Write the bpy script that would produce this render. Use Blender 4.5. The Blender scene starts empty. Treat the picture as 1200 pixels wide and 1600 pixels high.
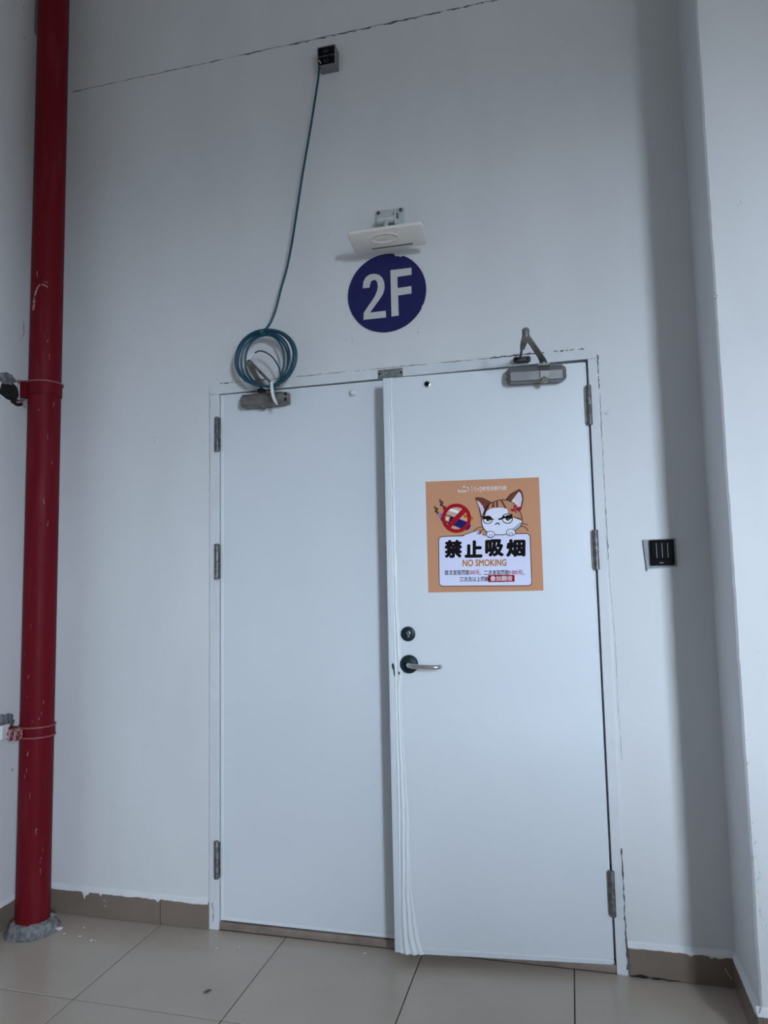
import bpy, bmesh, math, random
from mathutils import Vector, Matrix, noise

random.seed(7)
scene = bpy.context.scene
C = scene.collection

# ------------------------------------------------------------------ camera
def build_camera():
    cam = bpy.data.cameras.new('camera')
    ob = bpy.data.objects.new('camera', cam); C.objects.link(ob)
    yaw, pitch, roll = -0.2501, 0.0911, -0.0207
    f = Vector((math.sin(yaw)*math.cos(pitch), math.cos(yaw)*math.cos(pitch), math.sin(pitch)))
    r = Vector((math.cos(yaw), -math.sin(yaw), 0)); u = r.cross(f)
    r2 = math.cos(roll)*r + math.sin(roll)*u; u2 = -math.sin(roll)*r + math.cos(roll)*u
    m = Matrix((r2, u2, -f)).transposed().to_4x4()
    m.translation = Vector((1.4387, -2.7006, 1.3731))
    ob.matrix_world = m
    cam.sensor_fit = 'VERTICAL'; cam.sensor_height = 36.0
    cam.lens = 1116.65/1600*36.0
    cam.clip_start = 0.05
    scene.camera = ob
build_camera()

# ------------------------------------------------------------------ daylight: overcast sky outside the stairwell window
SKY = 87.0
WIN = dict(x0=4.30, x1=5.30, z0=1.40, z1=3.40)       # opening in the rear wall
REAR = -6.2; RIGHT = 6.6; LEFT = -0.816; CEIL = 4.55
world = bpy.data.worlds.new('sky'); scene.world = world; world.use_nodes = True
nt = world.node_tree; nt.nodes.clear()
out = nt.nodes.new('ShaderNodeOutputWorld'); bg = nt.nodes.new('ShaderNodeBackground')
tc = nt.nodes.new('ShaderNodeTexCoord'); sep = nt.nodes.new('ShaderNodeSeparateXYZ')
ramp = nt.nodes.new('ShaderNodeValToRGB')
mr = nt.nodes.new('ShaderNodeMapRange'); mr.inputs[1].default_value = -0.25; mr.inputs[2].default_value = 0.35
ramp.color_ramp.elements[0].position = 0.37; ramp.color_ramp.elements[0].color = (0.055, 0.058, 0.060, 1)
ramp.color_ramp.elements[1].position = 0.50; ramp.color_ramp.elements[1].color = (0.69, 0.83, 1.0, 1)
nt.links.new(tc.outputs['Generated'], sep.inputs[0]); nt.links.new(sep.outputs[2], mr.inputs[0])
nt.links.new(mr.outputs[0], ramp.inputs[0]); nt.links.new(ramp.outputs[0], bg.inputs[0])
bg.inputs[1].default_value = SKY; nt.links.new(bg.outputs[0], out.inputs[0])
# the opening is sampled as a light portal (it emits nothing itself)
pl = bpy.data.lights.new('window_portal', 'AREA'); pl.shape = 'RECTANGLE'
pl.size = WIN['x1']-WIN['x0']; pl.size_y = WIN['z1']-WIN['z0']; pl.cycles.is_portal = True
po = bpy.data.objects.new('window_portal', pl); C.objects.link(po)
po.location = ((WIN['x0']+WIN['x1'])/2, REAR-0.24, (WIN['z0']+WIN['z1'])/2)
po.rotation_euler = (math.radians(90), 0, math.radians(0))      # faces +y, into the room
vs = scene.view_settings
vs.view_transform = 'Standard'; vs.look = 'None'; vs.gamma = 1.0; vs.use_curve_mapping = False
vs.exposure = 0.0

# ------------------------------------------------------------------ materials
def srgb(r, g, b):
    f = lambda c: (c/255/12.92 if c/255 <= 0.04045 else ((c/255+0.055)/1.055)**2.4)
    return (f(r), f(g), f(b), 1)
MATS = {}
def mat(name, col, rough=0.6, metal=0.0, var=None, var_scale=8.0, var_amt=0.5, stretch=(1,1,1),
        bump=0.0, bump_scale=40.0, thresh=(0.35, 0.65), spec=0.5, detail=4.0):
    if name in MATS: return MATS[name]
    m = bpy.data.materials.new(name); m.use_nodes = True
    t = m.node_tree; b = t.nodes['Principled BSDF']
    b.inputs['Base Color'].default_value = col; b.inputs['Roughness'].default_value = rough
    b.inputs['Metallic'].default_value = metal; b.inputs['Specular IOR Level'].default_value = spec
    co = t.nodes.new('ShaderNodeTexCoord'); mp = t.nodes.new('ShaderNodeMapping')
    mp.inputs['Scale'].default_value = stretch; t.links.new(co.outputs['Object'], mp.inputs[0])
    if var:
        n = t.nodes.new('ShaderNodeTexNoise'); n.inputs['Scale'].default_value = var_scale; n.inputs['Detail'].default_value = detail
        r = t.nodes.new('ShaderNodeValToRGB'); r.color_ramp.elements[0].position = thresh[0]; r.color_ramp.elements[1].position = thresh[1]
        r.color_ramp.elements[0].color = (0,0,0,1); r.color_ramp.elements[1].color = (var_amt,)*3+(1,)
        x = t.nodes.new('ShaderNodeMix'); x.data_type = 'RGBA'
        x.inputs[6].default_value = col; x.inputs[7].default_value = var
        t.links.new(mp.outputs[0], n.inputs[0]); t.links.new(n.outputs[0], r.inputs[0])
        t.links.new(r.outputs[0], x.inputs[0]); t.links.new(x.outputs[2], b.inputs['Base Color'])
    if bump:
        n2 = t.nodes.new('ShaderNodeTexNoise'); n2.inputs['Scale'].default_value = bump_scale; n2.inputs['Detail'].default_value = 5
        bp = t.nodes.new('ShaderNodeBump'); bp.inputs['Strength'].default_value = bump; bp.inputs['Distance'].default_value = 0.01
        t.links.new(mp.outputs[0], n2.inputs[0]); t.links.new(n2.outputs[0], bp.inputs['Height']); t.links.new(bp.outputs[0], b.inputs['Normal'])
    MATS[name] = m; return m

M_wall = mat('wall_paint', (0.76, 0.77, 0.78, 1), 0.65, var=(0.66, 0.66, 0.67, 1), var_scale=2.2, var_amt=0.45, stretch=(1.4, 1.4, 0.5), bump=0.10, bump_scale=9.0)
M_concrete = mat('bare_concrete', (0.62, 0.61, 0.59, 1), 0.85, var=(0.54, 0.53, 0.52, 1), var_scale=3, var_amt=0.6)
M_door = mat('door_paint', (0.735, 0.772, 0.81, 1), 0.38, var=(0.69, 0.722, 0.757, 1), var_scale=1.6, var_amt=0.5, bump=0.05, bump_scale=5.0)
M_frame = mat('frame_paint', (0.74, 0.76, 0.785, 1), 0.42, var=(0.66, 0.67, 0.68, 1), var_scale=7, var_amt=0.4, bump=0.12, bump_scale=30)
M_film = mat('white_film', (0.80, 0.83, 0.85, 1), 0.28)
M_bead = mat('dried_paint', (0.80, 0.80, 0.81, 1), 0.5, bump=0.35, bump_scale=60)
M_tile = mat('floor_tile', (0.51, 0.435, 0.36, 1), 0.24, var=(0.465, 0.395, 0.33, 1), var_scale=3.0, var_amt=0.7, bump=0.012, bump_scale=3.0)
M_grout = mat('grout', (0.055, 0.048, 0.042, 1), 0.9)
M_base = mat('baseboard_tile', (0.235, 0.180, 0.142, 1), 0.3, var=(0.195, 0.150, 0.120, 1), var_scale=5, var_amt=0.8, bump=0.02, bump_scale=8)
M_red = mat('red_paint', (0.140, 0.005, 0.011, 1), 0.5, spec=0.1, var=(0.19, 0.022, 0.03, 1), var_scale=26, var_amt=0.6, stretch=(1, 1, 0.12), thresh=(0.52, 0.78), bump=0.12, bump_scale=30)
M_rimred = mat('rim_highlight_red', (0.24, 0.06, 0.06, 1), 0.5)  # lighter red that paints the highlight along the strap edges
M_scrape = mat('scraped_paint', (0.42, 0.24, 0.24, 1), 0.7, var=(0.16, 0.02, 0.025, 1), var_scale=70, var_amt=1.0, thresh=(0.45, 0.6))
M_cement = mat('cement', (0.30, 0.295, 0.30, 1), 0.9, var=(0.10, 0.10, 0.105, 1), var_scale=45, var_amt=0.9, bump=0.9, bump_scale=70)
M_plaster = mat('white_plaster', (0.68, 0.68, 0.69, 1), 0.85, bump=0.4, bump_scale=60)
M_steel = mat('closer_silver', (0.24, 0.236, 0.235, 1), 0.40, 0.6, var=(0.19, 0.19, 0.188, 1), var_scale=30, var_amt=0.6)
M_oldsteel = mat('closer_dull', (0.225, 0.215, 0.195, 1), 0.5, 0.4, var=(0.12, 0.112, 0.10, 1), var_scale=24, var_amt=0.8)
M_capg = mat('cap_grey', (0.30, 0.315, 0.315, 1), 0.4, 0.4)
M_olive = mat('olive_arm', (0.13, 0.125, 0.10, 1), 0.5, 0.3, var=(0.06, 0.055, 0.045, 1), var_scale=40, var_amt=0.8)
M_chrome = mat('bright_metal', (0.62, 0.62, 0.60, 1), 0.22, 0.95)
M_zinc = mat('zinc_plate', (0.70, 0.74, 0.73, 1), 0.4, 0.35, var=(0.60, 0.64, 0.63, 1), var_scale=30, var_amt=0.7)
M_hinge = mat('hinge_metal', (0.22, 0.215, 0.21, 1), 0.45, 0.55, var=(0.09, 0.085, 0.08, 1), var_scale=60, var_amt=0.9)
M_black = mat('black_plastic', (0.004, 0.004, 0.005, 1), 0.25, spec=0.12)
M_dark = mat('dark_gap', (0.012, 0.012, 0.013, 1), 0.9)
M_crack = mat('crack_shade_dirt', (0.10, 0.10, 0.105, 1), 0.95)  # paints the dark inside cracks; also colours the dirt speck on the floor
M_fine = mat('fine_crack', (0.40, 0.41, 0.42, 1), 0.95)
M_chip = mat('plaster_chip', (0.50, 0.51, 0.52, 1), 0.95)
M_rose = mat('dark_green_bronze', (0.010, 0.026, 0.032, 1), 0.35, 0.4)
M_boxm = mat('box_metal', (0.26, 0.27, 0.28, 1), 0.5, 0.5, var=(0.18, 0.19, 0.2, 1), var_scale=40, var_amt=0.7)
M_cable = mat('teal_cable', (0.006, 0.062, 0.105, 1), 0.4)
M_tape = mat('green_tape', (0.012, 0.16, 0.13, 1), 0.5)
M_cream = mat('cream_plastic', (0.86, 0.82, 0.76, 1), 0.42)
M_white = mat('white_plastic', (0.78, 0.79, 0.78, 1), 0.38)
M_greyp = mat('grey_plastic', (0.36, 0.37, 0.38, 1), 0.5)
M_switchbox = mat('switch_box_grey', (0.30, 0.32, 0.34, 1), 0.6)
M_navy = mat('navy_sign', (0.010, 0.012, 0.095, 1), 0.32)
M_silver = mat('silver_letter', (0.68, 0.68, 0.66, 1), 0.45, 0.25)
M_sill = mat('sill_brown', (0.30, 0.235, 0.20, 1), 0.5, var=(0.18, 0.14, 0.12, 1), var_scale=14, var_amt=0.8)

# ------------------------------------------------------------------ helpers
def tag(o, label=None, cat=None, group=None, kind=None):
    if label: o['label'] = label
    if cat: o['category'] = cat
    if group: o['group'] = group
    if kind: o['kind'] = kind
    return o
def thing(name, label, cat, loc=(0, 0, 0), rotz=0.0, group=None, kind=None):
    o = bpy.data.objects.new(name, None); C.objects.link(o)
    o.empty_display_size = 0.05; o.location = loc; o.rotation_euler = (0, 0, rotz)
    return tag(o, label, cat, group, kind)
def link(name, me, m, parent=None, loc=None):
    o = bpy.data.objects.new(name, me); C.objects.link(o)
    if m and not me.materials: me.materials.append(m)
    if parent: o.parent = parent
    if loc: o.location = loc
    return o
def finish(name, bm, m, parent=None, smooth=False, shift=None, angle=40):
    """bmesh -> object. shift: subtract this (the parent's origin) from world coordinates."""
    if shift is not None: bmesh.ops.translate(bm, verts=bm.verts, vec=-Vector(shift))
    bmesh.ops.recalc_face_normals(bm, faces=bm.faces)
    if smooth:
        for f in bm.faces: f.smooth = True
        for e in bm.edges:
            if len(e.link_faces) == 2 and e.calc_face_angle(0) > math.radians(angle): e.smooth = False
    me = bpy.data.meshes.new(name); bm.to_mesh(me); bm.free()
    return link(name, me, m, parent)
def box(bm, x0, x1, y0, y1, z0, z1, bev=0.0, seg=2):
    t = bmesh.new()
    bmesh.ops.create_cube(t, size=1)
    for v in t.verts:
        v.co = Vector(((x0+x1)/2+v.co.x*(x1-x0), (y0+y1)/2+v.co.y*(y1-y0), (z0+z1)/2+v.co.z*(z1-z0)))
    if bev: bmesh.ops.bevel(t, geom=list(t.edges), offset=bev, segments=seg, profile=0.5, affect='EDGES')
    merge(bm, t); return bm
def merge(bm, t):
    mp = [bm.verts.new(v.co) for v in t.verts]
    t.verts.index_update()
    for f in t.faces:
        try: bm.faces.new([mp[v.index] for v in f.verts])
        except ValueError: pass
    t.free()
def frame_of(d):
    d = Vector(d).normalized(); a = Vector((0, 0, 1)) if abs(d.z) < 0.9 else Vector((1, 0, 0))
    u = d.cross(a).normalized(); return u, d.cross(u).normalized()
def tube(bm, pts, r, n=10, cap=True, closed=False):
    pts = [Vector(p) for p in pts]; rings = []
    k = len(pts); u = None
    for i, p in enumerate(pts):
        if closed: d = pts[(i+1) % k]-pts[i-1]
        else: d = pts[min(i+1, k-1)]-pts[max(i-1, 0)]
        d.normalize()
        if u is None: u, _ = frame_of(d)
        u = (u-d*u.dot(d)).normalized(); w = d.cross(u)
        rr = r[i] if isinstance(r, (list, tuple)) else r
        rings.append([bm.verts.new(p+u*rr*math.cos(2*math.pi*j/n)+w*rr*math.sin(2*math.pi*j/n)) for j in range(n)])
    for i in range(k if closed else k-1):
        a, b = rings[i], rings[(i+1) % k]
        for j in range(n): bm.faces.new((a[j], a[(j+1) % n], b[(j+1) % n], b[j]))
    if cap and not closed:
        bm.faces.new(rings[0]); bm.faces.new(rings[-1])
    return bm
def cyl(bm, p, d, r, h, n=24, bev=0.0):
    d = Vector(d).normalized(); p = Vector(p)
    if bev: return tube(bm, [p, p+d*1e-5, p+d*(h-bev), p+d*(h-bev*0.3), p+d*h], [r, r, r, r-bev*0.3, r-bev], n)
    return tube(bm, [p, p+d*h], r, n)
def spline(pts, sub=8, closed=False):
    P = [Vector(p) for p in pts]; k = len(P); res = []
    for i in range(k if closed else k-1):
        g = (lambda j: P[j % k]) if closed else (lambda j: P[max(0, min(k-1, j))])
        a, b, c, d = g(i-1), g(i), g(i+1), g(i+2)
        for s in range(sub):
            t = s/sub
            res.append(0.5*((2*b)+(c-a)*t+(2*a-5*b+4*c-d)*t*t+(3*b-a-3*c+d)*t**3))
    if not closed: res.append(P[-1])
    return res
def prism(bm, pts, y0, y1):
    """polygon given in (x,z), extruded from y0 (front) to y1 (back)"""
    f = [bm.verts.new((x, y0, z)) for x, z in pts]; b = [bm.verts.new((x, y1, z)) for x, z in pts]
    bm.faces.new(f); bm.faces.new(b[::-1])
    for i in range(len(pts)):
        j = (i+1) % len(pts); bm.faces.new((f[i], b[i], b[j], f[j]))
    return bm
def crack(name, pts, w, m, parent, shift, axis='y', jit=0.0015, step=0.012, gap=0.0, off=0.0006):
    """a jagged hairline following a wall surface: a thin raised strip; dark colours paint the shade inside the groove"""
    bm = bmesh.new(); samples = []
    for (a, b) in zip(pts[:-1], pts[1:]):
        a, b = Vector(a), Vector(b); n = max(1, int((b-a).length/step))
        for i in range(n): samples.append(a.lerp(b, i/n))
    samples.append(Vector(pts[-1])); prev = None
    for i, s in enumerate(samples):
        d = (samples[min(i+1, len(samples)-1)]-samples[max(i-1, 0)]).normalized()
        nrm = Vector((0, -1, 0)) if axis == 'y' else (Vector((1, 0, 0)) if axis == 'x' else Vector((-1, 0, 0)))
        side = d.cross(nrm).normalized(); cl = noise.noise(s*31.0)+0.6*noise.noise(s*83.0); ww = w*max(0.12, random.uniform(0.3, 1.1)+0.8*cl)
        c = s+side*random.uniform(-jit, jit)+nrm*off
        cur = (bm.verts.new(c+side*ww/2), bm.verts.new(c-side*ww/2))
        if prev and (gap == 0 or cl+0.25*random.uniform(-1, 1) > (gap-0.5)*0.9): bm.faces.new((prev[0], cur[0], cur[1], prev[1]))
        prev = cur
    return finish(name, bm, m, parent, shift=shift)

# ------------------------------------------------------------------ the room shell
DW, DH, DEEP = 1.5753, 2.2, 0.20        # door opening (outer frame), wall thickness
ZC = 3.664                               # joint between wall and beam
def build_shell():
    # back wall with the door opening
    w = tag(bpy.data.objects.new('wall_back', None), 'white painted stairwell wall with a double door', None, None, 'structure'); C.objects.link(w)
    bm = bmesh.new()
    box(bm, LEFT-0.2, 0.0, 0, DEEP, -0.05, ZC); box(bm, DW, RIGHT, 0, DEEP, -0.05, ZC)
    box(bm, 0, DW, 0, DEEP, DH, ZC); box(bm, 0, DW, DEEP, DEEP+0.02, -0.05, DH)
    finish('wall_face', bm, M_wall, w)
    bm = bmesh.new(); box(bm, LEFT-0.5, RIGHT, 0.0, DEEP, ZC, CEIL)
    finish('beam', bm, M_wall, w)
    zz = [(x, 0, ZC+0.004*noise.noise(Vector((x*1.7, 0, 5)))+0.003*noise.noise(Vector((x*9, 1, 5)))) for x in [LEFT+0.1+i*0.04 for i in range(62)]]
    crack('crack', zz, 0.0042, M_crack, w, None, step=0.02, jit=0.002)
    crack('crack', [(x, 0, z-0.0025) for x, y, z in zz[22:52]], 0.004, M_crack, w, None, step=0.012, jit=0.003, gap=0.45)
    for (x, z, n) in [(0.545, 2.795, 2), (0.53, 2.63, 2), (0.93, 2.79, 1), (0.30, 2.72, 1), (0.62, 2.33, 3), (-0.36, 2.09, 2), (0.90, 2.34, 2), (1.60, 1.97, 3), (-0.27, 1.98, 2), (1.02, 2.66, 1)]:
        for _ in range(n):
            a = random.uniform(0, 6.28); l = random.uniform(0.006, 0.014); ox, oz = random.uniform(-.012, .012), random.uniform(-.012, .012)
            crack('scratch', [(x+ox, 0, z+oz), (x+ox+l*math.cos(a), 0, z+oz+l*math.sin(a))], 0.0025, M_fine, w, None, step=0.004)
    # left wall
    l = tag(bpy.data.objects.new('wall_left', None), 'white side wall beside the red pipe', None, None, 'structure'); C.objects.link(l)
    bm = bmesh.new()
    box(bm, LEFT-0.5, LEFT, REAR-0.2, -0.135, -0.05, CEIL); box(bm, LEFT-0.5, LEFT, -0.135, 0, -0.05, 3.875)
    box(bm, LEFT-0.5, LEFT-0.40, -0.135, 0, 3.875, CEIL)
    finish('wall_face', bm, M_wall, l)
    for pts in ([(LEFT, -0.17, 2.42), (LEFT, -0.15, 2.47), (LEFT, -0.155, 2.52)], [(LEFT, -0.2, 3.94), (LEFT, -0.203, 3.952)], [(LEFT, -0.19, 3.82), (LEFT, -0.193, 3.80)], [(LEFT, -0.15, .62), (LEFT, -0.152, .61)]):
        crack('crack', pts, 0.004, M_crack, l, None, axis='x', step=0.01)
    # pier on the right, with a hand-plastered, slightly wavy corner
    p = tag(bpy.data.objects.new('wall_right', None), 'white projecting pier right of the door', None, None, 'structure'); C.objects.link(p)
    bm = bmesh.new(); PX, PD, N = 1.921, 0.324, 190; rows = []
    for i in range(N+1):
        z = -0.02+(CEIL+0.02)*i/N
        k = 0.0030*noise.noise(Vector((0, 3, z*5)))+0.0022*noise.noise(Vector((4, 3, z*31)))
        rows.append([bm.verts.new(c) for c in ((PX, 0.01, z), (PX+k*0.3, -PD*0.5, z), (PX+k, -PD+0.006, z), (PX+k+0.006, -PD+k*0.5, z), (PX+0.3, -PD, z), (PX+0.62, -PD, z), (PX+0.62, 0.01, z))])
    for a, b in zip(rows[:-1], rows[1:]):
        for j in range(6): bm.faces.new((a[j], a[j+1], b[j+1], b[j]))
    finish('pier_face', bm, M_wall, p, smooth=True, angle=25)
    for (dx, z, s) in [(0.004, 0.62, .8), (0.010, 0.575, 1), (0.012, 0.52, .8), (0.018, 0.48, 1), (0.012, 0.44, .8), (0.022, 0.39, .9), (0.018, 0.36, .8), (0.026, 0.33, .7), (0.012, 0.80, .8), (0.01, 0.88, .8), (0.06, 1.12, .7), (0.075, 0.86, .6), (0.006, 2.24, 1.2), (0.09, 2.53, .9), (0.06, 2.78, .6)]:
        for _ in range(3):
            a = random.uniform(0.8, 2.6); L = 0.010*s*random.uniform(.5, 1.3); ox, oz = random.uniform(-.008, .008), random.uniform(-.015, .015)
            x = max(dx+ox, 0.004)+PX
            crack('chip', [(x, -PD, z+oz), (x+L*math.cos(a), -PD, z+oz+L*math.sin(a))], 0.003*s, M_chip, p, None, step=0.004)
    # rear wall with the window opening the daylight comes through, right wall, ceiling
    r = tag(bpy.data.objects.new('wall_rear', None), 'bare concrete wall with the stairwell window behind the camera', None, None, 'structure'); C.objects.link(r)
    bm = bmesh.new(); a, b, c, d = WIN['x0'], WIN['x1'], WIN['z0'], WIN['z1']
    box(bm, LEFT-0.2, a, REAR-0.2, REAR, -0.05, CEIL); box(bm, b, RIGHT+0.2, REAR-0.2, REAR, -0.05, CEIL)
    box(bm, a, b, REAR-0.2, REAR, -0.05, c); box(bm, a, b, REAR-0.2, REAR, d, CEIL)
    finish('wall_face', bm, M_concrete, r)
    wn = tag(bpy.data.objects.new('window_1', None), 'white window frame letting in daylight', None, None, 'structure'); C.objects.link(wn)
    bm = bmesh.new()
    for q in ((a, a+.03, c, d), (b-.03, b, c, d), (a+.03, b-.03, c, c+.03), (a+.03, b-.03, d-.03, d)): box(bm, q[0], q[1], REAR-0.14, REAR-0.08, q[2], q[3])
    finish('window_frame', bm, M_white, wn)
    bm = bmesh.new(); box(bm, 2.70, RIGHT, -3.22, -3.1, 0.002, 1.13)  # added out of view: dims the foot of the door wall and pier
    tag(finish('wall_light_blocker', bm, M_wall), 'unseen low wall added behind the camera to block low daylight', None, None, 'structure')
    bm = bmesh.new(); box(bm, RIGHT, RIGHT+0.2, REAR-0.2, 0.2, -0.05, CEIL)
    tag(finish('wall_side', bm, M_concrete), 'bare concrete wall closing the stairwell on the right', None, None, 'structure')
    bm = bmesh.new(); box(bm, LEFT-0.5, RIGHT+0.2, REAR-0.2, 0.2, CEIL, CEIL+0.1)
    tag(finish('ceiling', bm, M_concrete), 'bare concrete stairwell ceiling', None, None, 'structure')
build_shell()

T, GAP = 0.5375, 0.0040
def build_floor():
    fl = tag(bpy.data.objects.new('floor', None), 'greyish beige polished floor tiles with dark joints', None, None, 'structure'); C.objects.link(fl)
    bm = bmesh.new(); box(bm, LEFT-0.2, RIGHT, REAR, DEEP, -0.06, -0.0025); finish('grout', bm, M_grout, fl)
    cache = {}
    def tile(x0, x1, y0, y1):
        key = (round(x1-x0, 4), round(y1-y0, 4))
        if key not in cache:
            bm = bmesh.new(); hx, hy = key[0]/2-GAP/2, key[1]/2-GAP/2; b = 0.0012
            lo = [bm.verts.new((sx*hx, sy*hy, -0.01)) for sx, sy in ((-1, -1), (1, -1), (1, 1), (-1, 1))]
            mi = [bm.verts.new((sx*hx, sy*hy, -b)) for sx, sy in ((-1, -1), (1, -1), (1, 1), (-1, 1))]
            hi = [bm.verts.new((sx*(hx-b), sy*(hy-b), 0)) for sx, sy in ((-1, -1), (1, -1), (1, 1), (-1, 1))]
            bm.faces.new(hi)
            for A, B in ((lo, mi), (mi, hi)):
                for j in range(4): bm.faces.new((A[j], A[(j+1) % 4], B[(j+1) % 4], B[j]))
            me = bpy.data.meshes.new('tile'); bm.to_mesh(me); bm.free(); me.materials.append(M_tile); cache[key] = me
        link('tile', cache[key], None, fl, ((x0+x1)/2, (y0+y1)/2, random.uniform(-0.0004, 0.0)))
    X0 = -0.2138; xs = [LEFT]+[X0+k*T for k in range(-1, 16) if LEFT+.05 < X0+k*T < RIGHT-.05]+[RIGHT]
    ys = [0.0]+[-0.534-k*T for k in range(0, 16) if -0.534-k*T > REAR+.05]+[REAR]
    for i in range(len(xs)-1):
        for j in range(len(ys)-1): tile(xs[i], xs[i+1], ys[j+1], ys[j])
build_floor()

BH = 0.0985
def bead(parent, a, b, normal, seed, h=0.018, drips=()):
    """dried paint lip that runs along the top of a baseboard, with a ragged lower edge"""
    a, b, n = Vector(a), Vector(b), Vector(normal); L = (b-a).length; d = (b-a)/L; bm = bmesh.new(); prev = None
    N = max(8, int(L/0.006))
    for i in range(N+1):
        s = L*i/N; low = 0.003+0.004*(noise.noise(Vector((s*22, seed, 0)))+0.4)+0.002*noise.noise(Vector((s*70, seed, 3)))
        for (ds, dl, dw) in drips:
            low += dl*max(0, 1-abs(s-ds)/dw)
        up = h+0.005*noise.noise(Vector((s*12, seed, 7)))
        bul = 0.0125+0.0012*noise.noise(Vector((s*40, seed, 9)))
        c = a+d*s
        cur = [bm.verts.new(c+n*o+Vector((0, 0, z))) for o, z in ((0.0112, BH-low), (bul+.0010, BH-low*0.5), (bul+.0006, BH+0.001), (0.006, BH+0.006), (0.0022, BH+up*0.6), (-0.0005, BH+up))]
        if prev:
            for j in range(5): bm.faces.new((prev[j], cur[j], cur[j+1], prev[j+1]))
        prev = cur
    return finish('paint_edge', bm, M_bead, parent, smooth=True, angle=60)
def build_baseboards():
    b = tag(bpy.data.objects.new('baseboard_back', None), 'brown tile skirting along the door wall', None, None, 'structure'); C.objects.link(b)
    for x0, x1 in ((LEFT, -0.2155), (-0.2125, -0.004), (DW+0.008, 1.919)):
        bm = bmesh.new(); box(bm, x0, x1, -0.011, 0, 0.001, BH, 0.0012); finish('skirting_tile', bm, M_base, b)
    bm = bmesh.new(); box(bm, -0.2155, -0.2125, -0.009, 0, 0.001, BH); finish('joint', bm, M_grout, b)
    bead(b, (LEFT, 0, 0), (-0.002, 0, 0), (0, -1, 0), 1.3, drips=((0.247, 0.030, 0.010), (0.262, 0.014, 0.012), (0.325, 0.014, 0.006), (0.59, 0.012, 0.012), (0.45, 0.004, 0.03)))
    bead(b, (DW+0.004, 0, 0), (1.921, 0, 0), (0, -1, 0), 5.1, h=0.016, drips=((0.20, 0.006, 0.01), (0.265, 0.012, 0.008), (0.29, 0.008, 0.02)))
    crack('crack', [(DW+0.01, -0.012, 0.006), (DW+0.17, -0.012, 0.004)], 0.008, M_dark, b, None, jit=0.002)
    crack('crack', [(1.885, -0.012, 0.062), (1.893, -0.012, 0.045), (1.905, -0.012, 0.03)], 0.002, M_bead, b, None)
    for q in ([(-0.478, .072), (-0.463, .064)], [(-0.475, .052), (-0.461, .045)], [(-0.49, .07), (-0.483, .066)]):
        crack('paint_mark', [(x, -0.0112, z) for x, z in q], 0.003, M_bead, b, None, step=0.005)
    l = tag(bpy.data.objects.new('baseboard_left', None), 'brown tile skirting behind the red pipe', None, None, 'structure'); C.objects.link(l)
    for k in range(15):
        y1 = -0.012-k*T; y0 = max(y1-T+0.003, REAR)
        bm = bmesh.new(); box(bm, LEFT, LEFT+0.011, y0, y1, 0.001, BH, 0.0012); finish('skirting_tile', bm, M_base, l)
    bead(l, (LEFT, REAR, 0), (LEFT, -0.012, 0), (1, 0, 0), 8.8, h=0.012)
    r = tag(bpy.data.objects.new('baseboard_right', None), 'brown tile skirting around the pier', None, None, 'structure'); C.objects.link(r)
    bm = bmesh.new(); box(bm, 1.909, 1.923, -0.336, -0.012, 0.001, BH, 0.0012); finish('skirting_tile', bm, M_base, r)
    bm = bmesh.new(); box(bm, 1.923, 2.52, -0.336, -0.322, 0.001, BH, 0.0012); finish('skirting_tile', bm, M_base, r)
    bead(r, (1.921, -0.334, 0), (1.921, -0.004, 0), (-1, 0, 0), 3.7, h=0.02, drips=((0.03, 0.008, 0.03), (0.1, 0.006, 0.05)))
    bead(r, (1.909, -0.324, 0), (2.52, -0.324, 0), (0, -1, 0), 6.1, h=0.02)
build_baseboards()

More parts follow.
